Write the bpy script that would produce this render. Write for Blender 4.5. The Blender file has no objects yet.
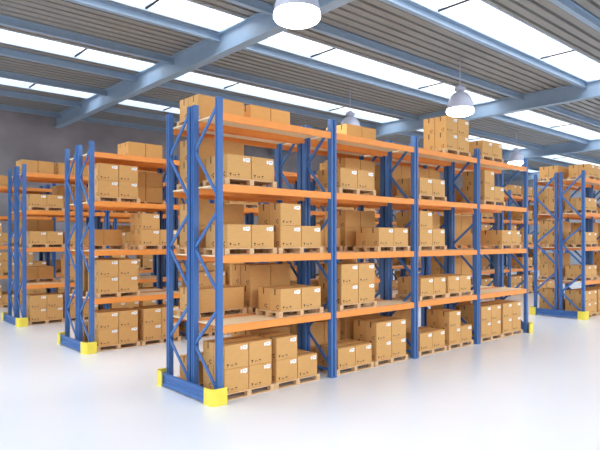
import bpy, bmesh, math, random
from mathutils import Vector, Matrix
random.seed(7)
sc = bpy.context.scene
COL = sc.collection

# ------------------------------------------------------------------ materials
def srgb(r, g, b):
    f = lambda c: (c/255/12.92) if c/255 <= .04045 else ((c/255+.055)/1.055)**2.4
    return (f(r), f(g), f(b), 1)

def mat(name, rgb, rough=.6, metal=0, noise=0, scale=6, stretch=(1, 1, 1), bump=0, spec=.5, coat=0):
    m = bpy.data.materials.new(name); m.use_nodes = True
    nt = m.node_tree; b = nt.nodes['Principled BSDF']
    b.inputs['Roughness'].default_value = rough; b.inputs['Metallic'].default_value = metal
    b.inputs['Specular IOR Level'].default_value = spec
    b.inputs['Coat Weight'].default_value = coat
    c = srgb(*rgb)
    b.inputs['Base Color'].default_value = c
    if noise or bump:
        tc = nt.nodes.new('ShaderNodeTexCoord'); mp = nt.nodes.new('ShaderNodeMapping')
        mp.inputs['Scale'].default_value = stretch
        n = nt.nodes.new('ShaderNodeTexNoise'); n.inputs['Scale'].default_value = scale
        n.inputs['Detail'].default_value = 5
        nt.links.new(tc.outputs['Object'], mp.inputs['Vector']); nt.links.new(mp.outputs[0], n.inputs['Vector'])
        if noise:
            r = nt.nodes.new('ShaderNodeValToRGB')
            r.color_ramp.elements[0].position = .3; r.color_ramp.elements[1].position = .7
            r.color_ramp.elements[0].color = tuple(x*(1-noise) for x in c[:3])+(1,)
            r.color_ramp.elements[1].color = tuple(min(1, x*(1+noise)) for x in c[:3])+(1,)
            nt.links.new(n.outputs['Fac'], r.inputs[0]); nt.links.new(r.outputs[0], b.inputs['Base Color'])
        if bump:
            bp = nt.nodes.new('ShaderNodeBump'); bp.inputs['Strength'].default_value = bump
            nt.links.new(n.outputs['Fac'], bp.inputs['Height']); nt.links.new(bp.outputs[0], b.inputs['Normal'])
    return m

M = {}
M['blue'] = mat('blue_powder_coat', (70, 114, 176), .34, noise=.06, scale=3)
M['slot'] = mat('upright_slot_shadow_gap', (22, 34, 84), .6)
M['orange'] = mat('orange_powder_coat', (252, 158, 74), .4, noise=.05, scale=4)
M['board'] = mat('chipboard', (250, 222, 182), .7, noise=.08, scale=40)
M['yellow'] = mat('yellow_plastic', (248, 228, 84), .4, noise=.03, scale=6)
M['carton'] = mat('kraft_cardboard', (219, 168, 105), .75, noise=.05, scale=5, stretch=(1, 1, 8), spec=.25)
M['tape'] = mat('brown_tape', (150, 104, 58), .4)
M['tapedark'] = mat('dark_end_tape', (92, 60, 34), .45)
M['ink'] = mat('printed_ink', (66, 44, 28), .7)
M['sticker'] = mat('white_sticker', (252, 252, 250), .5)
M['print'] = mat('grey_print', (120, 118, 122), .6)
M['pallet'] = mat('pallet_pine', (226, 186, 140), .75, noise=.12, scale=6, stretch=(1, 6, 6), bump=.1)
M['steel'] = mat('blue_grey_roof_steel', (156, 178, 200), .38, noise=.05, scale=2)
M['deck'] = mat('corrugated_roof_sheet', (154, 152, 148), .55, noise=.05, scale=2, stretch=(.3, 3, 1))
M['rod'] = mat('dark_rod', (46, 42, 44), .5, .6)
M['lampwhite'] = mat('lamp_enamel', (205, 208, 226), .3)
M['concrete'] = mat('dark_concrete', (168, 162, 164), .85, noise=.22, scale=.35, stretch=(1, 1, 1.6))
M['wallpale'] = mat('pale_panel', (196, 200, 206), .6, noise=.04, scale=1)
M['frame'] = mat('skylight_frame', (190, 204, 220), .4)

fl = mat('white_epoxy_floor', (236, 238, 243), .22, noise=.012, scale=.5, spec=.45)
M['floor'] = fl

def emis(name, rgb, s):
    m = bpy.data.materials.new(name); m.use_nodes = True
    b = m.node_tree.nodes['Principled BSDF']
    b.inputs['Base Color'].default_value = srgb(*rgb)
    b.inputs['Emission Color'].default_value = srgb(*rgb); b.inputs['Emission Strength'].default_value = s
    return m
M['bulb'] = emis('glowing_lamp_glass', (255, 252, 246), 6)

g = bpy.data.materials.new('clear_skylight_glass'); g.use_nodes = True
nt = g.node_tree; nt.nodes.clear()
o = nt.nodes.new('ShaderNodeOutputMaterial'); mx = nt.nodes.new('ShaderNodeMixShader')
t = nt.nodes.new('ShaderNodeBsdfTransparent'); t.inputs[0].default_value = (.97, .985, 1, 1)
gl = nt.nodes.new('ShaderNodeBsdfGlossy'); gl.inputs['Roughness'].default_value = .1
mx.inputs[0].default_value = .05
nt.links.new(t.outputs[0], mx.inputs[1]); nt.links.new(gl.outputs[0], mx.inputs[2]); nt.links.new(mx.outputs[0], o.inputs[0])
M['glass'] = g

# ------------------------------------------------------------------ mesh helpers
def box(bm, x0, x1, y0, y1, z0, z1, mi=0):
    vs = [bm.verts.new(p) for p in ((x0,y0,z0),(x1,y0,z0),(x1,y1,z0),(x0,y1,z0),(x0,y0,z1),(x1,y0,z1),(x1,y1,z1),(x0,y1,z1))]
    for f in ((0,3,2,1),(4,5,6,7),(0,1,5,4),(1,2,6,5),(2,3,7,6),(3,0,4,7)):
        fa = bm.faces.new([vs[i] for i in f]); fa.material_index = mi
def bar(bm, a, b, w, d, up=(1, 0, 0), mi=0):
    a = Vector(a); b = Vector(b); t = (b-a).normalized(); u = Vector(up); v = t.cross(u).normalized(); u = v.cross(t).normalized()
    vs = []
    for p in (a, b):
        for s, q in ((-1,-1),(1,-1),(1,1),(-1,1)): vs.append(bm.verts.new(p+u*s*w/2+v*q*d/2))
    for f in ((0,1,2,3),(7,6,5,4),(0,4,5,1),(1,5,6,2),(2,6,7,3),(3,7,4,0)):
        fa = bm.faces.new([vs[i] for i in f]); fa.material_index = mi
def lathe(bm, prof, n=32, mi=0, cap=True):
    rings = []
    for r, z in prof:
        rings.append([bm.verts.new((r*math.cos(2*math.pi*i/n), r*math.sin(2*math.pi*i/n), z)) for i in range(n)])
    for a, b in zip(rings, rings[1:]):
        for i in range(n):
            f = bm.faces.new((a[i], a[(i+1) % n], b[(i+1) % n], b[i])); f.material_index = mi; f.smooth = True
    if cap:
        for r in (rings[0], rings[-1]):
            if (r[0].co-r[n//2].co).length > 1e-4: bm.faces.new(r).material_index = mi
def prism(bm, pts, axis, a, b, mi=0):
    """extrude a closed 2D outline along axis 'x' (pts=(y,z)), 'y' (pts=(x,z)) or 'z' (pts=(x,y))"""
    def P(p, t): return {'x': (t, p[0], p[1]), 'y': (p[0], t, p[1]), 'z': (p[0], p[1], t)}[axis]
    A = [bm.verts.new(P(p, a)) for p in pts]; B = [bm.verts.new(P(p, b)) for p in pts]
    n = len(pts)
    for i in range(n):
        bm.faces.new((A[i], A[(i+1) % n], B[(i+1) % n], B[i])).material_index = mi
    bm.faces.new(A).material_index = mi; bm.faces.new(B[::-1]).material_index = mi
def mesh(name, fn, mats, bevel=0):
    bm = bmesh.new(); fn(bm)
    bmesh.ops.recalc_face_normals(bm, faces=bm.faces)
    if bevel: bmesh.ops.bevel(bm, geom=[e for e in bm.edges if e.is_manifold and e.calc_face_angle(0) > .7], offset=bevel, segments=2, affect='EDGES', clamp_overlap=True)
    me = bpy.data.meshes.new(name); bm.to_mesh(me); bm.free()
    for m in (mats if isinstance(mats, (list, tuple)) else [mats]): me.materials.append(m)
    return me
def obj(name, me, parent=None, loc=(0, 0, 0), rz=0):
    o = bpy.data.objects.new(name, me); COL.objects.link(o)
    o.parent = parent; o.location = loc; o.rotation_euler = (0, 0, rz)
    return o
def tag(o, label=None, cat=None, group=None, kind=None):
    if label: o['label'] = label
    if cat: o['category'] = cat
    if group: o['group'] = group
    if kind: o['kind'] = kind
    return o
def structure(name, fn, m, bevel=0):
    return tag(obj(name, mesh(name, fn, m, bevel)), kind='structure')

# ------------------------------------------------------------------ camera
F = 558.165
cam = bpy.data.cameras.new('camera'); co = bpy.data.objects.new('camera', cam); COL.objects.link(co)
cam.sensor_fit = 'HORIZONTAL'; cam.sensor_width = 36; cam.lens = 36*F/600
cam.shift_y = (239.414-225)/600
cam.clip_end = 500
co.location = (-6.056, -9.252, 3.211)
co.rotation_euler = (math.pi/2, 0, .846-math.pi/2)
sc.camera = co

# ------------------------------------------------------------------ building shell
XW0, XW1, YB, YF = -22, 62, 28, -16
ZD = 11.2
structure('floor', lambda bm: box(bm, XW0, XW1, YF, YB, -.2, 0), M['floor'])
structure('wall_back', lambda bm: box(bm, XW0, XW1, YB, YB+.3, 0, ZD+.3), M['concrete'])
structure('added_wall_front', lambda bm: box(bm, XW0, XW1, YF-.3, YF, 0, 4.2), M['wallpale'])  # unseen low wall, added to keep low-angle sky light out of the shelves
structure('added_wall_left', lambda bm: box(bm, XW0-.3, XW0, YF, YB, 0, 4.2), M['wallpale'])  # also added out of view, cuts the level light from this side
structure('wall_right', lambda bm: box(bm, XW1, XW1+.3, YF, YB, 0, ZD+.3), M['wallpale'])

SKY = [(-6.1, -4.5), (.65, 2.25), (7.15, 8.85), (14.05, 15.65), (20.85, 22.35)]
def corrugated(bm, y0, y1):
    pitch = .43; n = max(1, round((y1-y0)/pitch)); p = (y1-y0)/n
    lo = [(y0, ZD)]
    for i in range(n):
        b = y0+i*p
        lo += [(b+.38*p, ZD), (b+.41*p, ZD+.22), (b+.67*p, ZD+.22), (b+.70*p, ZD)]
    lo.append((y1, ZD))
    for xa, xb in ((XW0, XW1),):
        A = [bm.verts.new((xa, y, z)) for y, z in lo]; B = [bm.verts.new((xb, y, z)) for y, z in lo]
        A2 = [bm.verts.new((xa, y, z+.06)) for y, z in lo]; B2 = [bm.verts.new((xb, y, z+.06)) for y, z in lo]
        for i in range(len(lo)-1):
            bm.faces.new((A[i], A[i+1], B[i+1], B[i])); bm.faces.new((A2[i], B2[i], B2[i+1], A2[i+1]))
def ceiling(bm):
    e = [YF]+[v for s in SKY for v in s]+[YB]
    for a, b in zip(e[::2], e[1::2]): corrugated(bm, a, b)
structure('ceiling', ceiling, M['deck'])
for i, (a, b) in enumerate(SKY):
    w = structure('window_%d' % (i+1), lambda bm: box(bm, XW0, XW1, a, b, ZD+.23, ZD+.245), M['glass'])
    def fr(bm):
        box(bm, XW0, XW1, a-.02, a+.04, ZD-.03, ZD+.28); box(bm, XW0, XW1, b-.04, b+.02, ZD-.03, ZD+.28)
    obj('window_frame', mesh('skylight_frame', fr, M['frame']), w)
    for k in range(-2, 7):
        X = 2.8+7.8*k
        obj('glazing_bar', mesh('glazing_bar', lambda bm: bar(bm, (X, a, ZD+.05), (X, b, ZD+.05), .07, .05), M['rod']), w)

# main beams, I section, running across (Y)
def ibeam_y(bm, X):
    z0, z1, w = 10.37, ZD, .2
    pts = [(X-w, z0), (X+w, z0), (X+w, z0+.05), (X+.03, z0+.05), (X+.03, z1-.05), (X+w, z1-.05), (X+w, z1), (X-w, z1), (X-w, z1-.05), (X-.03, z1-.05), (X-.03, z0+.05), (X-w, z0+.05)]
    prism(bm, pts, 'y', YF, YB)
BX = [-11.6, 6.05, 23.7, 41.3, 58.9]
n = 0
for X in BX:
    n += 1
    r = structure('trim_%d' % n, lambda bm: ibeam_y(bm, X), M['steel'])
    r['label'] = 'blue-grey steel roof beam running across the hall'
# purlins, between the beams
PY = [-12, -8.4, -4.3, -1.2, 2.4, 5.7, 9.1, 12.75, 16.4, 19.95, 23.6, 27.2]
for Y in PY:
    n += 1
    def pf(bm):
        es = [XW0]+[v for X in BX for v in (X-.03, X+.03)]+[XW1]
        for a, b in zip(es[::2], es[1::2]):
            z0, z1 = 10.9, ZD-.002
            pts = [(Y-.1, z0), (Y+.1, z0), (Y+.1, z0+.03), (Y+.015, z0+.03), (Y+.015, z1-.03), (Y+.1, z1-.03), (Y+.1, z1), (Y-.1, z1), (Y-.1, z1-.03), (Y-.015, z1-.03), (Y-.015, z0+.03), (Y-.1, z0+.03)]
            prism(bm, pts, 'x', a, b)
    r = structure('trim_%d' % n, pf, M['steel'])
    r['label'] = 'thin steel purlin running along the hall'

# ------------------------------------------------------------------ lamps
def m_cap(bm):
    lathe(bm, [(.16, 0), (.16, .06), (.24, .08), (.24, .2), (.12, .24), (.12, .28), (0.04, .3)], 28)
def m_shade(bm):
    lathe(bm, [(.575, .26), (.555, .42), (.51, .6), (.43, .78), (.31, .93), (.17, 1.0), (.15, .985), (.29, .915), (.41, .765), (.49, .59), (.535, .42), (.555, .26), (.575, .26)], 40, cap=False)
def m_lens(bm):
    lathe(bm, [(0, -.06), (.2, -.05), (.4, -.01), (.54, .06), (.585, .13), (.59, .2), (.575, .26), (.5, .28), (0, .28)], 36, cap=False)
ME_cap, ME_shade, ME_lens = mesh('lamp_cap', m_cap, M['lampwhite']), mesh('lamp_shade', m_shade, M['lampwhite']), mesh('lamp_lens', m_lens, M['bulb'])
def lamp(x, y, label, zb=8.6):
    r = tag(obj('pendant_lamp', None, None, (x, y, zb)), label, 'lamp', 'bell shaped high bay lamps')
    obj('lamp_cap', ME_cap, r, (0, 0, 1.0)); obj('lamp_shade', ME_shade, r); obj('lens', ME_lens, r)
    top = 11.2-zb
    obj('hanging_rod', mesh('hanging_rod', lambda bm: lathe(bm, [(.02, 1.27), (.02, top)], 10), M['lampwhite']), r)
    l = bpy.data.lights.new('lamp_light', 'AREA'); l.shape = 'DISK'; l.size = 1.0; l.energy = 60; l.color = (1, .95, .88)
    lo = bpy.data.objects.new('lamp_light', l); COL.objects.link(lo); lo.parent = r; lo.location = (0, 0, -.1)
lamp(15.2, 4.27, 'large white bell lamp hanging above the tall carton stack on the nearest rack')
lamp(15.2, 10.8, 'white bell lamp partly hidden behind cartons on top of second bay, nearest rack')
lamp(32.8, 10.8, 'smallest white bell lamp, hanging behind the right end of the nearest rack')
lamp(3.1, 1.2, 'white bell lamp cut by the top edge of the photo, centre')
lamp(-3.0, 6.5, 'white bell lamp cut by the left edge of the photo, top corner')

# ------------------------------------------------------------------ racks
BAY = 3.14; LV = [0, 1.515, 2.895, 4.3, 5.7]; H = 6.0
UY = [0, .90, 1.08, 1.97]
def m_up_end(bm):
    pts = [(-.045,-.055),(.075,-.055),(.075,-.035),(.075,.035),(.075,.055),(-.045,.055),(-.045,.02),(-.03,.02),(-.03,-.02),(-.045,-.02)]
    prism(bm, pts, 'z', .012, H)
def m_up_mid(bm):
    pts = [(-.085,-.06),(-.02,-.06),(-.02,-.03),(.02,-.03),(.02,-.06),(.085,-.06),(.085,.06),(.02,.06),(.02,.03),(-.02,.03),(-.02,.06),(-.085,.06)]
    prism(bm, pts, 'z', .012, H)
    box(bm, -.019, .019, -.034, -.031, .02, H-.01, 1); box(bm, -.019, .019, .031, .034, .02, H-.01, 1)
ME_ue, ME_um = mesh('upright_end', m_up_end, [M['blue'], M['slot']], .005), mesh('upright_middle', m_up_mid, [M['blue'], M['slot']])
ME_foot = mesh('foot_plate', lambda bm: box(bm, -.09, .09, -.08, .08, 0, .012), M['blue'])
NZ = [(.25, 1.0), (1.06, 1.8), (2.2, 3.0), (3.06, 3.74), (4.1, 5.0), (5.06, 5.84)]
ME_br = []
for k, (a, b) in enumerate(NZ):
    odd = k % 2 == 0
    ya, yb = (0.05, .85) if odd else (.85, .05)
    ME_br.append(mesh('brace', lambda bm: bar(bm, (0, ya, a), (0, yb, b), .03, .075), M['blue'], .004))
ME_hz = mesh('brace', lambda bm: bar(bm, (0, .05, .16), (0, .85, .16), .03, .07), M['blue'], .004)
def beam_me(x0, x1):
    def f(bm):
        box(bm, x0, x1, 0, .05, -.15, 0)
    return mesh('beam', f, M['orange'], .008)
def deck_me(x0, x1):
    return mesh('shelf_board', lambda bm: box(bm, x0, x1, 0, .848, -.03, 0), M['board'])
BMM = {}
def m_guard(bm):
    # ribbed floor rail seen from the rack end
    pts = [(-.24,.03),(-.17,.03),(-.17,.30),(-.24,.30),(-.24,.27),(-.205,.24),(-.205,.19),(-.24,.165),(-.205,.14),(-.205,.09),(-.24,.06)]
    prism(bm, pts, 'y', -.02, 1.99)
def m_prot(bm):
    # rounded corner shield, thick L with a curved corner
    out, inn = [], []
    R = .13
    for i in range(9):
        t = math.pi+math.pi/2*i/8
        out.append((-.13+R*math.cos(t), -.05+R*math.sin(t))); inn.append((-.13+(R-.03)*math.cos(t), -.05+(R-.03)*math.sin(t)))
    pts = [(-.26, .12)]+out+[(.09, -.18), (.09, -.15)]+inn[::-1]+[(-.23, .12)]
    prism(bm, pts, 'z', .0, .33)
ME_guard, ME_prot = mesh('end_guard', m_guard, M['blue'], .004), mesh('corner_protector', m_prot, M['yellow'])
def m_guardfoot(bm): box(bm, -.17, -.05, -.05, .05, .03, .12)
ME_gf = mesh('guard_bracket', m_guardfoot, M['blue'])

def rack(X0, Y0, nb, label):
    r = tag(obj('pallet_rack', None, None, (X0, Y0, 0)), label, 'pallet rack', 'double rows of blue and orange pallet racking')
    for k in range(nb+1):
        x = k*BAY; end = k in (0, nb)
        for y in UY:
            u = obj('upright', ME_ue if end else ME_um, r, (x, y, 0), math.pi if k == nb else 0)
            obj('foot_plate', ME_foot, u)
        for y in (0, 1.08):
            for m in ME_br: obj('brace', m, r, (x, y, 0))
            obj('brace', ME_hz, r, (x, y, 0))
    for k in range(nb):
        a = BAY*k+(.06 if k == 0 else .085); b = BAY*(k+1)-(.06 if k == nb-1 else .085)
        key = (k == 0, k == nb-1)
        if key not in BMM: BMM[key] = (beam_me(a-BAY*k, b-BAY*k), deck_me(a-BAY*k, b-BAY*k))
        bm_, dm_ = BMM[key]
        for z in LV[1:]:
            for y in (0, 1.08):
                obj('beam', bm_, r, (BAY*k, y-.055, z)); obj('beam', bm_, r, (BAY*k, y+.905-.048, z))
                obj('shelf_board', dm_, r, (BAY*k, y+.0, z))
    obj('end_guard', ME_guard, r)
    obj('corner_protector', ME_prot, r, (0, 0, 0))
    p = obj('corner_protector', ME_prot, r, (0, 1.97, 0)); p.scale = (1, -1, 1)
    L = nb*BAY
    obj('end_guard', ME_guard, r, (L, 1.97, 0), math.pi)
    obj('corner_protector', ME_prot, r, (L, 1.97, 0), math.pi)
    p = obj('corner_protector', ME_prot, r, (L, 0, 0)); p.scale = (-1, 1, 1)
    for q in (0, 1.97):
        obj('guard_bracket', ME_gf, r, (0, q, 0)); obj('guard_bracket', ME_gf, r, (L, q, 0), math.pi)
    return r

# ------------------------------------------------------------------ cartons and pallets
CW, CD, CH = .6, .4, .48
def m_carton(bm): box(bm, -CW/2+.004, CW/2-.004, -CD/2+.004, CD/2-.004, 0, CH-.003)
def m_tape(bm):
    e = .0015; z = CH-.003
    box(bm, -CW/2+.0025, CW/2-.0025, -.028, .028, z, z+e)
def m_endtape(bm):
    for s in (-1,):
        x = s*(CW/2-.004); box(bm, min(x, x+s*.0018), max(x, x+s*.0018), -.018, .018, CH-.14, CH-.003)
def m_label(bm):
    y = -CD/2+.004
    box(bm, .095, .135, y-.002, y, CH-.125, CH-.055)
    prism(bm, [(.150, CH-.125), (.150, CH-.05), (.262, CH-.045), (.262, CH-.115), (.235, CH-.135)], 'y', y-.002, y)
    for i, w in enumerate((.004, .008, .004, .010, .004)):
        box(bm, .17+i*.014, .17+i*.014+w, y-.0025, y-.002, CH-.095, CH-.07, 1)
def arrowup(bm, c, y, s):
    prism(bm, [(c-s*.3, .045), (c+s*.3, .045), (c+s*.3, .045+s*1.1), (c+s*.9, .045+s*1.1), (c, .045+s*2.3), (c-s*.9, .045+s*1.1), (c-s*.3, .045+s*1.1)], 'y', y-.0015, y)
def m_marks(bm):
    y = -CD/2+.004
    # fragile glass, two arrows, umbrella
    c = -.215; prism(bm, [(c-.014, .045), (c+.014, .045), (c+.014, .05), (c+.004, .053), (c+.004, .065), (c+.02, .078), (c+.024, .1), (c-.024, .1), (c-.02, .078), (c-.004, .065), (c-.004, .053), (c-.014, .05)], 'y', y-.0015, y)
    arrowup(bm, -.135, y, .018); arrowup(bm, -.095, y, .018)
    c = -.015
    prism(bm, [(c-.03, .075), (c-.022, .09), (c, .097), (c+.022, .09), (c+.03, .075)], 'y', y-.0015, y)
    box(bm, c-.003, c+.003, y-.0015, y, .05, .075); box(bm, c-.003, c+.015, y-.0015, y, .045, .051)
def m_endmarks(bm):
    # three chasing arrows
    for s in (-1,):
        x = s*(CW/2-.004); cy = -s*-.085
        for k in range(3):
            t0 = math.radians(90+120*k)
            pts = []
            for i in range(6):
                t = t0+math.radians(70)*i/5; pts.append((cy+.048*math.cos(t), .085+.048*math.sin(t)))
            for i in range(5, -1, -1):
                t = t0+math.radians(70)*i/5; pts.append((cy+.026*math.cos(t), .085+.026*math.sin(t)))
            prism(bm, pts, 'x', min(x, x+s*.0018), max(x, x+s*.0018))
ME_c = mesh('carton', m_carton, M['carton'], .006)
ME_parts = [('packing_tape', mesh('packing_tape', m_tape, M['tape'])), ('end_tape', mesh('end_tape', m_endtape, M['tapedark'])),
            ('shipping_label', mesh('shipping_label', m_label, [M['sticker'], M['print']])), ('handling_symbols', mesh('handling_symbols', m_marks, M['ink'])),
            ('recycling_symbol', mesh('recycling_symbol', m_endmarks, M['ink']))]
PART_LABEL = {'shipping_label': 'white shipping label', 'end_tape': 'dark tape strip on the carton end'}
def m_full(bm):
    m_carton(bm)
    def sub(fn, i):
        n = len(bm.faces); fn(bm); bm.faces.ensure_lookup_table()
        for f in bm.faces[n:]: f.material_index = i if f.material_index == 0 else 5
    sub(m_tape, 1); sub(m_endtape, 2); sub(m_label, 3); sub(m_marks, 4); sub(m_endmarks, 4)
ME_full = mesh('carton_with_marks', m_full, [M['carton'], M['tape'], M['tapedark'], M['sticker'], M['ink'], M['print']])
PW, PD, PH = 1.32, .84, .14
def m_deckp(bm):
    for i in range(6):
        y = -PD/2+i*(PD-.11)/5; box(bm, -PW/2, PW/2, y, y+.11, PH-.022, PH)
    for x in (-PW/2, -.05, PW/2-.1): box(bm, x, x+.1, -PD/2+.002, PD/2-.002, PH-.04, PH-.022)
ME_pd = mesh('pallet_deck', m_deckp, M['pallet'])
ME_pb = mesh('spacer_block', lambda bm: box(bm, -.055, .055, -.06, .06, .018, PH-.04), M['pallet'], .003)
ME_pr = mesh('bottom_runner', lambda bm: box(bm, -PW/2, PW/2, -.05, .05, 0, .018), M['pallet'])
def m_pall(bm):
    m_deckp(bm)
    for x in (-PW/2+.055, 0, PW/2-.055):
        for y in (-PD/2+.06, 0, PD/2-.06): box(bm, x-.055, x+.055, y-.06, y+.06, .018, PH-.04)
    for y in (-PD/2+.06, 0, PD/2-.06): box(bm, -PW/2, PW/2, y-.05, y+.05, 0, .018)
ME_pw = mesh('pallet', m_pall, M['pallet'])

LVN = ['floor level', 'first shelf', 'second shelf', 'third shelf', 'top shelf']
BAYN = ['first', 'second', 'third', 'fourth']
KEEP = set('P00000 P00000000 P00000001 P00000010 P00000011 P00000100 P00000101 P00000111 P00001 P00001000 P00001001 P00001011 P00001100 P00010 P00010000 P00010010 P00011 P00011001 P00011011 P00011101 P00101 P00101000 P00101010 P00101100 P00110 P00110000 P00110010 P00110100 P00111 P00111000 P00111001 P00111011 P00111101 P00200 P00200000 P00200010 P00200100 P00201 P00201000 P00201001 P00201011 P00201100 P00210 P00210000 P00210001 P00210010 P00210011 P00210101 P00300 P00300000 P00300010 P00300100 P00310 P00310000 P00310001 P00310010 P00310011 P00310101 P00410 P00410000 P00410010 P00410100 P00411 P00411000 P00411100 P01000 P01000000 P01000010 P01000100 P01000110 P01001 P01001000 P01001001 P01001011 P01001100 P01001101 P01001111 P01010 P01010000 P01010001 P01010011 P01010101 P01011 P01011000 P01011001 P01011101 P01100 P01100000 P01100001 P01100010 P01100011 P01100100 P01100101 P01110 P01110000 P01201 P01201000 P01201010 P01201100 P01210 P01210000 P01210100 P01211 P01211000 P01211001 P01211011 P01211101 P01300 P01300000 P01300010 P01300100 P01311 P01311001 P01311101 P01411 P01411000 P01411100 P02000 P02000000 P02000010 P02000100 P02001 P02001000 P02001001 P02001011 P02001100 P02010 P02010001 P02010101 P02100 P02100000 P02100010 P02100100 P02101 P02101000 P02101100 P02200 P02200000 P02200001 P02200011 P02200100 P02211 P02211101 P02300 P02300000 P02300010 P02300100 P02310 P02310000 P02310001 P02310011 P02310101 P02311 P02311001 P02311101 P02401 P02401000 P02401001 P02401010 P02401011 P02401100 P02401101 P03000 P03000000 P03000001 P03000011 P03000100 P03000101 P03001 P03001000 P03001001 P03001100 P03001101 P03010 P03010001 P03110 P03110001 P03110011 P03110101 P03201 P03201000 P03201010 P03201100 P03210 P03210000 P03210001 P03210100 P03210101 P03300 P03300000 P03300001 P03300010 P03300011 P03300100 P03310 P03310000 P03400 P03400000 P03400100 P10000 P10000000 P10000001 P10000011 P10000100 P10000101 P10001 P10001000 P10001001 P10001011 P10001100 P10001101 P10010 P10010000 P10100 P10100000 P10100001 P10100100 P10100101 P10110 P10110000 P10110001 P10201 P10201000 P10201001 P10201010 P10201011 P10201100 P10210 P10210000 P10210100 P10300 P10300000 P10300001 P10300100 P10300101 P10311 P10311000 P10311001 P10311100 P10311101 P10411 P10411000 P10411010 P10411100 P11000 P11001 P11010 P11100 P11100000 P11100100 P11101 P11101000 P11101001 P11200 P11301 P11301000 P11310 P11400 P12000 P12100 P12100100 P12111 P12311 P13100 P13101 P13300 P13301 P13400 P20000 P20000000 P20000001 P20000100 P20000101 P20001 P20001000 P20001100 P20101 P20101000 P20101001 P20101010 P20101011 P20110 P20110000 P20110100 P20200 P20200000 P20200100 P20201 P20201000 P20210 P20210001 P20210101 P20300 P20300000 P20300100 P20310 P20311 P20311001 P20311101 P20410 P20410000 P20410100 P20411 P20411000 P20411100 P21000 P21000000 P21000100 P21001 P21001000 P21100 P21100001 P21200 P21200100 P21201 P21300 P21301 P21310 P22100 P22100000 P22101 P22101000 P22110 P22200 P22300 P22310 P30000 P30000100 P30001 P30001001 P30001101 P30100 P30100100 P30100101 P30101 P30101000 P30101001 P30101100 P30110 P30200 P30200100 P30201 P30211 P30301 P30311 P30410 P30410100 P31110 P31110000 P31210 P31300 P31310 P32001 P32001001 P32100 P32101 P32101000 P32101001 P32210 P32210101 P32300 P32310 P40000 P40000000 P40000001 P40000010 P40000011 P40000100 P40000101 P40001 P40001000 P40001001 P40010 P40010000 P40010001 P40010010 P40010011 P40100 P40100000 P40100010 P40100100 P40110 P40110000 P40110001 P40110010 P40110011 P40110101 P40200 P40200000 P40200010 P40200100 P40210 P40210000 P40210001 P40210010 P40210011 P40210101 P40300 P40300000 P40300010 P40300100 P40310 P40310000 P40310001 P40310010 P40310011 P40310101 P40400 P40400000 P40400010 P40400100 P40410 P40410000 P40410010 P40410100 P41000 P41101 P41111 P41111000 P41111001 P41201 P41210 P41210011 P41210101 P41211 P41301 P50000 P50001 P50100 P50101 P50201 P50300 P50301 P51000 P51000001 P51001 P51110 P51111 P51111100 P51200 P51300 P51310 P52000 P52000001 P52000101 P52001 P52001101 P52101 P52101000 P52200 P52200001 P52201 P52211 P52301 P52301000 P52301010 P52310 P52311 P52400 P52400000 P52400100 P52401 P53000 P53001 P53100 P53100001 P53110 P53200 P53210 P53211 P53301 P53311 P53400 P53401 P60001 P60300 P60311 P61000 P61000100 P61111 P61310 P62000 P62100 P62110 P62111 P62300 P62310 P70100 P70110 P70400 P71111 P71300 P72100 P72110'.split())   #@HIDDEN
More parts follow.
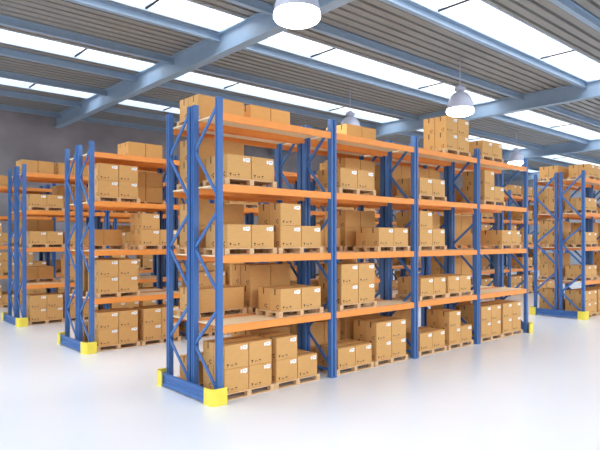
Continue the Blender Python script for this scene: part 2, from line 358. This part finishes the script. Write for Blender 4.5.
STUFF = set('P00000110 P00001010 P00001110 P00010110 P00011000 P00011010 P00011100 P00101110 P00110110 P00111010 P00111100 P00111110 P00111111 P00201010 P00210100 P00310100 P01001010 P01001110 P01010010 P01010100 P01011100 P01100110 P01100111 P01110010 P01110100 P01110110 P01211010 P01211100 P01311000 P01311010 P01311011 P01311100 P01411010 P02000110 P02001010 P02010000 P02010010 P02010011 P02010100 P02100110 P02101010 P02101110 P02200010 P02211010 P02211011 P02211100 P02310010 P02310100 P02311000 P02311100 P03000010 P03000110 P03000111 P03001010 P03001011 P03001110 P03001111 P03010000 P03010010 P03010011 P03010100 P03010101 P03110000 P03110010 P03110100 P03110110 P03110111 P03210010 P03210011 P03310010 P03310100 P03400010 P10000010 P10000110 P10000111 P10001010 P10001110 P10001111 P10010010 P10100010 P10100011 P10100110 P10100111 P10110010 P10110011 P10110100 P10110101 P10110110 P10110111 P10210010 P10300010 P10300011 P10311010 P11000000 P11000010 P11000100 P11001000 P11010000 P11010001 P11010010 P11010011 P11010100 P11010101 P11010110 P11010111 P11100010 P11100110 P11101010 P11101011 P11200010 P11211100 P11211101 P11301010 P11301100 P11301101 P11310000 P11310001 P11310010 P11310011 P11310100 P11310101 P11400000 P11400010 P12100000 P12111000 P12111001 P12111010 P12111011 P12111100 P12111110 P12200010 P12200011 P12311000 P12311010 P12311100 P13001000 P13001001 P13001100 P13001101 P13001110 P13001111 P13100010 P13101000 P13101001 P13101010 P13101011 P13101100 P13200000 P13200001 P13200010 P13200011 P13300000 P13300010 P13300011 P13300100 P13301000 P13301100 P13400000 P13400010 P20000010 P20000011 P20000110 P20000111 P20001001 P20001010 P20001011 P20001101 P20001110 P20001111 P20101100 P20101101 P20110010 P20110110 P20200010 P20201010 P20210000 P20210100 P20300010 P20310000 P20311000 P20311010 P20311011 P20311100 P20410010 P20411010 P21000010 P21001001 P21001010 P21001011 P21001100 P21001101 P21001110 P21001111 P21010000 P21100000 P21100010 P21100011 P21100100 P21100110 P21110000 P21110001 P21110100 P21110101 P21200000 P21300000 P21301100 P21310000 P21310010 P21310011 P21400100 P21410010 P21411000 P21411100 P22000000 P22100010 P22100100 P22100110 P22101010 P22101100 P22101110 P22110000 P22110010 P22110100 P22110110 P22111000 P22111001 P22111100 P22200000 P22300100 P22310000 P22310001 P22310010 P22310011 P30000000 P30000001 P30000010 P30000011 P30000110 P30001000 P30001010 P30001011 P30001100 P30010100 P30010110 P30011000 P30011010 P30100000 P30100001 P30100010 P30100011 P30100110 P30100111 P30101010 P30101011 P30101110 P30200000 P30200001 P30200010 P30200011 P30201000 P30201001 P30201010 P30201011 P30211000 P30211001 P30211010 P30211011 P30301000 P30301001 P30301010 P30301011 P30311000 P30311001 P30311010 P30311011 P30410000 P31000000 P31000001 P31000100 P31000110 P31010000 P31010010 P31010100 P31011000 P31011010 P31110010 P31110100 P31110110 P31111010 P31111011 P31300000 P31300100 P31411000 P31411010 P31411100 P32000000 P32000100 P32000110 P32001000 P32001010 P32001011 P32001100 P32001101 P32010100 P32011000 P32011001 P32011010 P32011011 P32011100 P32011101 P32011110 P32011111 P32100000 P32100100 P32100110 P32101010 P32101011 P32101100 P32101110 P32110110 P32201010 P32201011 P32210000 P32210001 P32210100 P32300000 P40000110 P40000111 P40001010 P40001011 P40001100 P40001101 P40001110 P40001111 P40010100 P40100110 P40110100 P40210100 P40310100 P40411000 P41000000 P41000100 P41000110 P41001010 P41011000 P41011001 P41011010 P41011011 P41011100 P41101010 P41101011 P41111010 P41111011 P41111100 P41201010 P41210000 P41210001 P41210010 P41210100 P41211000 P41211001 P41211100 P41211101 P41301010 P41301011 P41311000 P41311100 P41410100 P50100010 P50101000 P50101001 P50101010 P50101011 P50101100 P50101101 P50111000 P50111001 P50111010 P50111011 P50201100 P50300000 P50300010 P50300100 P50301000 P50301100 P50410000 P51000000 P51000010 P51000011 P51000100 P51000101 P51000110 P51000111 P51001000 P51001100 P51001110 P51010100 P51010101 P51111000 P51200000 P51200001 P51200010 P51200011 P51200100 P51200101 P51300000 P51300100 P51400000 P51400010 P51411010 P52000000 P52000010 P52000011 P52000100 P52000110 P52000111 P52001000 P52001001 P52001010 P52001011 P52001100 P52001110 P52001111 P52010000 P52010001 P52010010 P52010011 P52101010 P52101100 P52101110 P52200000 P52200010 P52200011 P52200100 P52201000 P52201001 P52201100 P52301100 P52310000 P52310001 P52310010 P52310100 P52310101 P52311000 P52400010 P52401000 P52401100 P53000000 P53000010 P53000100 P53000110 P53001000 P53001010 P53001100 P53011000 P53011001 P53011010 P53011011 P53100000 P53100010 P53100011 P53100100 P53110000 P53110001 P53110010 P53110011 P53200000 P53200100 P53301000 P53301001 P53301010 P53301011 P53301100 P53311000 P53311001 P53311010 P53311011 P53400000 P53400100 P60000100 P60001000 P60001001 P60001100 P60001101 P60300100 P60311100 P61000000 P61000001 P61000010 P61000011 P61111000 P61111010 P61111100 P61201000 P61201001 P61201010 P61201011 P61210010 P61210011 P61210100 P61210101 P61310000 P61310100 P62000010 P62001000 P62001001 P62001010 P62001011 P62010000 P62010001 P62010010 P62010011 P62010100 P62010101 P62011000 P62011001 P62011010 P62011011 P62100000 P62100010 P62100100 P62110000 P62110010 P62300000 P62300001 P62300010 P62300011 P62301000 P62310000 P62310010 P70001000 P70001110 P70100100 P71000000 P71000110 P71010010 P71010011 P71010100 P71010101 P71011000 P71011010 P71011110 P71111000 P71111100 P71300000 P71300100 P72100000 P72100010 P72110010 P72310010 P72310011'.split())   #@STUFF
stuff_c = []
KEYS = {}
def key_pal(ri, bay, lv, row, ab): return 'P%d%d%d%d%d' % (ri, bay, lv, row, ab)
def load(ri, rname, X0, Y0, bay, lv, row, ab, counts, off, simple):
    """one pallet and its cartons. row 0 = towards the camera, 1 = rear half; ab 0/1 = left/right pallet"""
    cx = X0+BAY*bay+off+PW/2; y0 = Y0+(0 if row == 0 else 1.09); cy = y0+PD/2; z = LV[lv]+(.002 if lv else 0)
    side = 'left' if ab == 0 else 'right'
    place = '%s, %s bay, %s' % (LVN[lv], BAYN[bay], rname)
    rown = 'front-row' if row == 0 else 'rear-row'
    k = key_pal(ri, bay, lv, row, ab)
    flip = math.pi if row else 0
    if not KEEP or k in KEEP:
        lab = '%s %s wooden pallet, %s' % (side, rown, place)
        if simple:
            KEYS[tag(obj('pallet', ME_pw, None, (cx, cy, z)), lab, 'pallet', 'pallets in the racks').name] = k
        else:
            p = tag(obj('pallet', None, None, (cx, cy, z)), lab, 'pallet', 'pallets in the racks')
            KEYS[p.name] = k
            obj('pallet_deck', ME_pd, p)
            for yy in (-PD/2+.06, 0, PD/2-.06):
                obj('bottom_runner', ME_pr, p, (0, yy, 0))
                for xx in (-PW/2+.055, 0, PW/2-.055): obj('spacer_block', ME_pb, p, (xx, yy, 0))
    for c in range(2):
        for d in range(2):
            for h in range(counts[c]):
                kk = k+'%d%d%d' % (c, d, h)
                if KEEP and kk not in KEEP and kk not in STUFF: continue
                x = cx+(-.5+c)*(CW+.006); y = cy+(-.5+d)*(CD+.003); zz = z+PH+.001+h*CH
                if kk in STUFF: stuff_c.append((x, y, zz, flip)); continue
                ul = '' if counts[c] == 1 else ('upper ' if h else 'lower ')
                fr = 'front' if d == 0 else 'back'
                what = 'labelled' if row == 0 else 'plain-backed'
                lab = '%s carton, %s%s %s, on %s %s pallet, %s' % (what, ul, 'left' if c == 0 else 'right', fr, side, rown, place)
                o = tag(obj('carton', ME_c, None, (x, y, zz), flip), lab, 'carton', 'brown cartons stacked on pallets')
                KEYS[o.name] = kk
                if True:
                    for nm, me in ME_parts:
                        for rr in ((0, math.pi) if nm in ('end_tape', 'recycling_symbol') else (0,)):
                            q = obj(nm, me, o, (0, 0, 0), rr)
                            if nm in PART_LABEL: q['label'] = PART_LABEL[nm]

# table: (bay, level, row, ab): (left column, right column)[, x offset]
T, W1, LH = (2, 2), (1, 1), (2, 1)
MAIN = {
 (0,0,0,0): (T,.095), (0,0,0,1): (LH,1.425), (0,1,0,1): (W1,), (0,2,0,0): (W1,), (0,2,0,1): (LH,), (0,3,0,0): (W1,),
 (0,0,1,0): (W1,), (0,0,1,1): (T,), (0,1,1,0): (W1,), (0,1,1,1): (T,), (0,2,1,0): (T,), (0,3,1,0): (T,), (0,4,1,0): (W1,), (0,4,1,1): (W1,),
 (1,0,0,0): (W1,), (1,0,0,1): (T,), (1,1,0,0): (T,.27), (1,2,0,1): (W1,1.63), (1,3,0,0): (W1,.24),
 (1,0,1,0): (T,), (1,0,1,1): (T,), (1,1,1,0): (W1,), (1,2,1,0): (W1,), (1,2,1,1): (T,), (1,3,1,1): (T,), (1,4,1,1): (W1,1.6),
 (2,0,0,0): (W1,.2), (2,0,0,1): (LH,1.62), (2,1,0,0): (W1,.24), (2,1,0,1): (W1,1.56), (2,2,0,0): (LH,.2), (2,3,0,0): (W1,.2), (2,4,0,1): (T,1.46),
 (2,0,1,0): (T,), (2,2,1,1): (T,), (2,3,1,0): (T,), (2,3,1,1): (T,),
 (3,0,0,0): (T,.22), (3,0,0,1): (T,1.56), (3,2,0,1): (W1,1.5), (3,3,0,0): (LH,.42), (3,4,0,0): (W1,.3),
 (3,0,1,0): (T,), (3,1,1,0): (T,), (3,2,1,0): (T,), (3,3,1,0): (W1,), (3,0,1,1): (W1,),
}
SECOND = {
 (0,0,0,0): (T,), (0,0,0,1): (T,), (0,1,0,0): (T,), (0,2,0,1): (LH,1.48), (0,3,0,0): (T,),
 (0,0,1,0): (W1,), (0,1,1,0): (T,), (0,2,1,0): (W1,), (0,3,1,1): (T,), (0,4,1,1): (W1,),
}
THIRD = {
 (0,0,0,0): (T,), (0,0,0,1): (T,), (0,2,0,0): (W1,), (0,3,0,0): (W1,),
 (0,1,1,0): (W1,), (0,2,1,0): (T,), (0,2,0,1): (W1,), (0,3,1,0): (W1,), (0,3,1,1): (T,), (0,4,1,0): (W1,), (0,4,1,1): (W1,), (0,1,0,1): (T,),
}
RIGHT = {
 (0,0,0,0): (T,), (0,0,1,0): (LH,), (0,1,1,0): (T,), (0,1,0,0): (W1,), (0,2,0,0): (W1,), (0,2,1,0): (T,), (0,3,0,0): (W1,), (0,3,1,0): (T,), (0,4,1,0): (W1,), (0,4,0,0): (W1,.5), (0,0,0,1): (T,),
 (0,4,1,1): (W1,),
}
def fill(tab, nb, seed, b0=0):
    rnd = random.Random(seed); d = dict(tab)
    for b in range(b0, nb):
        for l in range(5):
            for r in (0, 1):
                for ab in (0, 1):
                    if (b, l, r, ab) in d: continue
                    if rnd.random() < ((.85, .5, .62, .55, .3)[l]): d[(b, l, r, ab)] = (rnd.choice((T, W1, W1, LH) if l < 4 else (W1,)),)
    return d
RACKS = [
 ('nearest rack', 0, 0, 4, MAIN, 'longest blue and orange double pallet rack, nearest and in the middle'),
 ('second rack', 0, 6.507, 4, fill(SECOND, 4, 3, 1), 'blue and orange pallet rack just left of the nearest one'),
 ('third rack', 0, 13.017, 3, fill(THIRD, 3, 5, 1), 'blue and orange pallet rack third back, at far left'),
 ('rearmost rack', 0, 19.53, 3, fill({}, 3, 8), 'rearmost pallet rack, cut by the left edge of the photo'),
 ('right-edge rack', 17.41, .02, 2, fill(RIGHT, 2, 9, 1), 'blue and orange pallet rack beyond the cross aisle, at the right edge'),
 ('far middle rack', 17.41, 6.507, 4, fill({}, 4, 11), 'pallet rack seen through the right bays of the nearest rack'),
 ('distant third-row rack', 17.41, 13.017, 3, fill({}, 3, 12), 'distant pallet rack beyond the cross aisle, third row, glimpsed between shelves'),
 ('farthest rack', 17.41, 19.53, 3, fill({}, 3, 13), 'farthest pallet rack beyond the cross aisle, glimpsed at centre'),
]
for ri, (rn, X0, Y0, nb, tab, lab) in enumerate(RACKS):
    rack(X0, Y0, nb, lab)
    for (b, l, r, ab), v in tab.items():
        off = v[1] if len(v) > 1 else ((.16, .16, .2, .22)[b] if ab == 0 else 1.54)
        load(ri, rn, X0, Y0, b, l, r, ab, v[0], off, ri != 0)

def merged(name, me, items, label, cat):
    if not items: return
    bm = bmesh.new()
    for it in items:
        t = bmesh.new(); t.from_mesh(me)
        t.transform(Matrix.Translation(it[:3]) @ Matrix.Rotation(it[3] if len(it) > 3 else 0, 4, 'Z'))
        tmp = bpy.data.meshes.new('t'); t.to_mesh(tmp); t.free(); bm.from_mesh(tmp); bpy.data.meshes.remove(tmp)
    m2 = bpy.data.meshes.new(name); bm.to_mesh(m2); bm.free()
    for m in me.materials: m2.materials.append(m)
    tag(obj(name, m2), label, cat, kind='stuff')
merged('distant_cartons', ME_full, stuff_c, 'small far cartons glimpsed deep between the racks', 'cartons')

# ------------------------------------------------------------------ light
w = bpy.data.worlds.new('sky'); sc.world = w; w.use_nodes = True
nt = w.node_tree; bg = nt.nodes['Background']
tc = nt.nodes.new('ShaderNodeTexCoord'); sx = nt.nodes.new('ShaderNodeSeparateXYZ'); rp = nt.nodes.new('ShaderNodeValToRGB')
nt.links.new(tc.outputs['Generated'], sx.inputs[0]); nt.links.new(sx.outputs[2], rp.inputs[0]); nt.links.new(rp.outputs[0], bg.inputs[0])
e = rp.color_ramp.elements; e[0].position = 0; e[0].color = (.16, .165, .18, 1); e[1].position = .7; e[1].color = (.92, .96, 1, 1)
bg.inputs[1].default_value = 3.1
sc.view_settings.view_transform = 'Standard'; sc.view_settings.look = 'None'
sc.view_settings.exposure = 0.92; sc.view_settings.gamma = 1
sc.view_settings.use_curve_mapping = False
